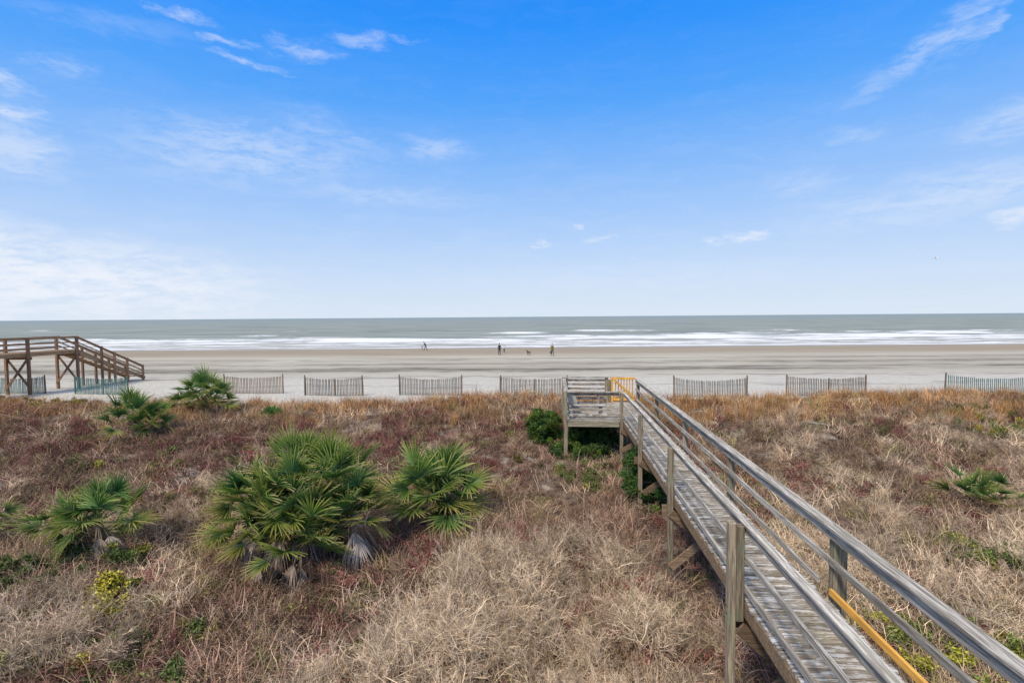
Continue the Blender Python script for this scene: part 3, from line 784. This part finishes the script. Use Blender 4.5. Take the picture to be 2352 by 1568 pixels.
for sg in(-1,1):
    o=len(mb.v);mb.v+=[(.04*sg,.1,.03),(.04*sg,-.06,.03),(.3*sg,.12,.14),(.3*sg,-.02,.14),(.62*sg,-.02,.10),(.6*sg,-.06,.10)]
    mb.f+=[(o,o+2,o+3,o+1),(o+2,o+4,o+5,o+3)];mb.m+=[0,0]
mb.make('body',[flat('white_feathers',(.8,.8,.82)),olive],e)

# ------------------------------------------------------------ sky
W=bpy.data.worlds.new('World');S.world=W;W.use_nodes=True;nt=W.node_tree;bg=nt.nodes['Background']
SUN_EL=math.radians(50);SUN_AZ=math.radians(215)
sk=N(nt,'ShaderNodeTexSky');sk.sky_type='NISHITA';sk.sun_disc=False;sk.sun_elevation=SUN_EL;sk.sun_rotation=SUN_AZ
sk.air_density=1;sk.dust_density=.6;sk.ozone_density=2
tc=N(nt,'ShaderNodeTexCoord').outputs['Generated']
sx=N(nt,'ShaderNodeSeparateXYZ');L(nt,tc,sx.inputs[0])
az=mth(nt,'MULTIPLY',mth(nt,'ARCTAN2',sx.outputs[0],sx.outputs[1]),57.2958)
el=mth(nt,'MULTIPLY',mth(nt,'ARCSINE',sx.outputs[2]),57.2958)
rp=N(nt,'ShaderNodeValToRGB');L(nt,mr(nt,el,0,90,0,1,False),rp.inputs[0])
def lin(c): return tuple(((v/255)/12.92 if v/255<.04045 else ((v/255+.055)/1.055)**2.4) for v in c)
stops=[(0,(220,233,248)),(5,(200,222,251)),(10,(172,207,253)),(16,(134,188,254)),(22,(84,167,255)),(29,(42,148,255)),(38,(32,132,245)),(55,(208,213,223)),(90,(235,235,235))]  # last two stops: pale overhead cloud added out of view to soften the light
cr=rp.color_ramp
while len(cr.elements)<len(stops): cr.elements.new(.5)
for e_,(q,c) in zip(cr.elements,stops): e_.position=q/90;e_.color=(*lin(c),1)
s10=N(nt,'ShaderNodeVectorMath',op='SCALE');L(nt,rp.outputs[0],s10.inputs[0]);L(nt,mr(nt,el,42,62,10,15.5),s10.inputs['Scale'])  # unseen upper sky boosted as added soft light
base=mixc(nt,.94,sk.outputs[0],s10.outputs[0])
cv=N(nt,'ShaderNodeCombineXYZ');L(nt,az,cv.inputs[0]);L(nt,el,cv.inputs[1])
nz=noise(nt,mapping(nt,cv.outputs[0],scale=(.25,.6,1)),1,6,.65,0,'Color')
sub=N(nt,'ShaderNodeVectorMath',op='SUBTRACT');L(nt,nz,sub.inputs[0]);sub.inputs[1].default_value=(.5,.5,.5)
mul=N(nt,'ShaderNodeVectorMath',op='MULTIPLY');L(nt,sub.outputs[0],mul.inputs[0]);mul.inputs[1].default_value=(8,3.0,0)
ad=N(nt,'ShaderNodeVectorMath',op='ADD');L(nt,cv.outputs[0],ad.inputs[0]);L(nt,mul.outputs[0],ad.inputs[1]);DV=ad.outputs[0]
cl=[(-32,26.1,2.4,.6,0,.42),(-28.1,25.0,3.0,.5,3,.5),(-26,23.6,3.6,.45,-3,.42),(-21.4,25.5,3.8,.9,0,.42),(-15.8,27,4,.8,8,.32),(-11,27.4,1.8,.4,0,.32),
(-40.3,20.2,2.8,.9,0,.3),(-44.5,18.2,3,1.1,-10,.48),(-44,16.2,2.8,1,-8,.48),(-44.5,13.6,5,2.8,-8,.42),(-27,15.7,14,3.8,3,.36),(-19,18,8,2.4,-14,.22),(-8,17.8,4.5,2,0,.32),(-41,3.2,20,4.8,-3,.9),(-45,6,13,3,-8,.6),
(39,21.9,8.5,1.3,29,.32),(42.5,22.7,4.5,.9,42,.32),(44.5,15,5,1.8,5,.36),(33.7,16,2.8,1.1,0,.22),(41,9.9,16,2.6,5,.34),(44.3,7.5,2.2,.8,0,.55),
(25,7.9,2.2,.75,0,.9),(21.5,7.5,2.1,.5,0,.6),(9.4,8.4,1.8,.5,0,.6),(7.1,9.7,1.1,.4,0,.55),(2.9,8.1,1.3,.42,0,.65),(29.1,12.4,4,1.8,0,.22),(-14,12.8,13,1.5,-3,.24),(-37,24,9,1.2,4,.12),(15,4,30,2.5,0,.15)]
tot=None
for i,(a0,e0,ra,re,ro,stg) in enumerate(cl):
    v=mapping(nt,DV,(a0,e0,0),(0,0,math.radians(ro)),(ra,re,1),'TEXTURE')
    ln=N(nt,'ShaderNodeVectorMath',op='LENGTH');L(nt,v,ln.inputs[0])
    q=mr(nt,ln.outputs['Value'],0,1.25,stg,0)
    tot=q if tot is None else mth(nt,'MAXIMUM',tot,q)
n1=noise(nt,mapping(nt,DV,rot=(0,0,-.12),scale=(.16,.9,1)),1,7,.62,.6)
n2=noise(nt,mapping(nt,cv.outputs[0],rot=(0,0,-.3),scale=(.5,1.6,1)),1,5,.6,.3)
wisp=mth(nt,'ADD',mth(nt,'MULTIPLY',n1,.6),mth(nt,'MULTIPLY',n2,.4))
cf=mth(nt,'MULTIPLY',tot,mr(nt,wisp,.36,.60,.15,1.1),None,True)
haze=mth(nt,'MULTIPLY',mr(nt,n1,.40,.75,0,.10),mr(nt,el,2,30,1,.2))
cf=mth(nt,'MAXIMUM',cf,haze)
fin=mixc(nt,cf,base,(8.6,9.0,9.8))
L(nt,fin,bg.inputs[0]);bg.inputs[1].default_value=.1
sl=bpy.data.lights.new('sun','SUN');sl.energy=3.3;sl.angle=math.radians(8);sl.color=(1,.91,.78)
so=bpy.data.objects.new('sun',sl);COL.objects.link(so)
sd=Vector((math.sin(SUN_AZ)*math.cos(SUN_EL),math.cos(SUN_AZ)*math.cos(SUN_EL),math.sin(SUN_EL)))
so.rotation_euler=sd.to_track_quat('Z','Y').to_euler();so.location=sd*50
cd=bpy.data.cameras.new('camera');cd.sensor_width=36;cd.lens=18;cd.clip_end=30000;cd.clip_start=.05
co=bpy.data.objects.new('camera',cd);COL.objects.link(co);S.camera=co
co.matrix_world=Matrix.Translation((0,0,HC))@Matrix.Rotation(math.radians(90-2.775),4,'X')@Matrix.Rotation(-.00765,4,'Z')
S.view_settings.view_transform='Standard';S.view_settings.look='None';S.view_settings.exposure=0
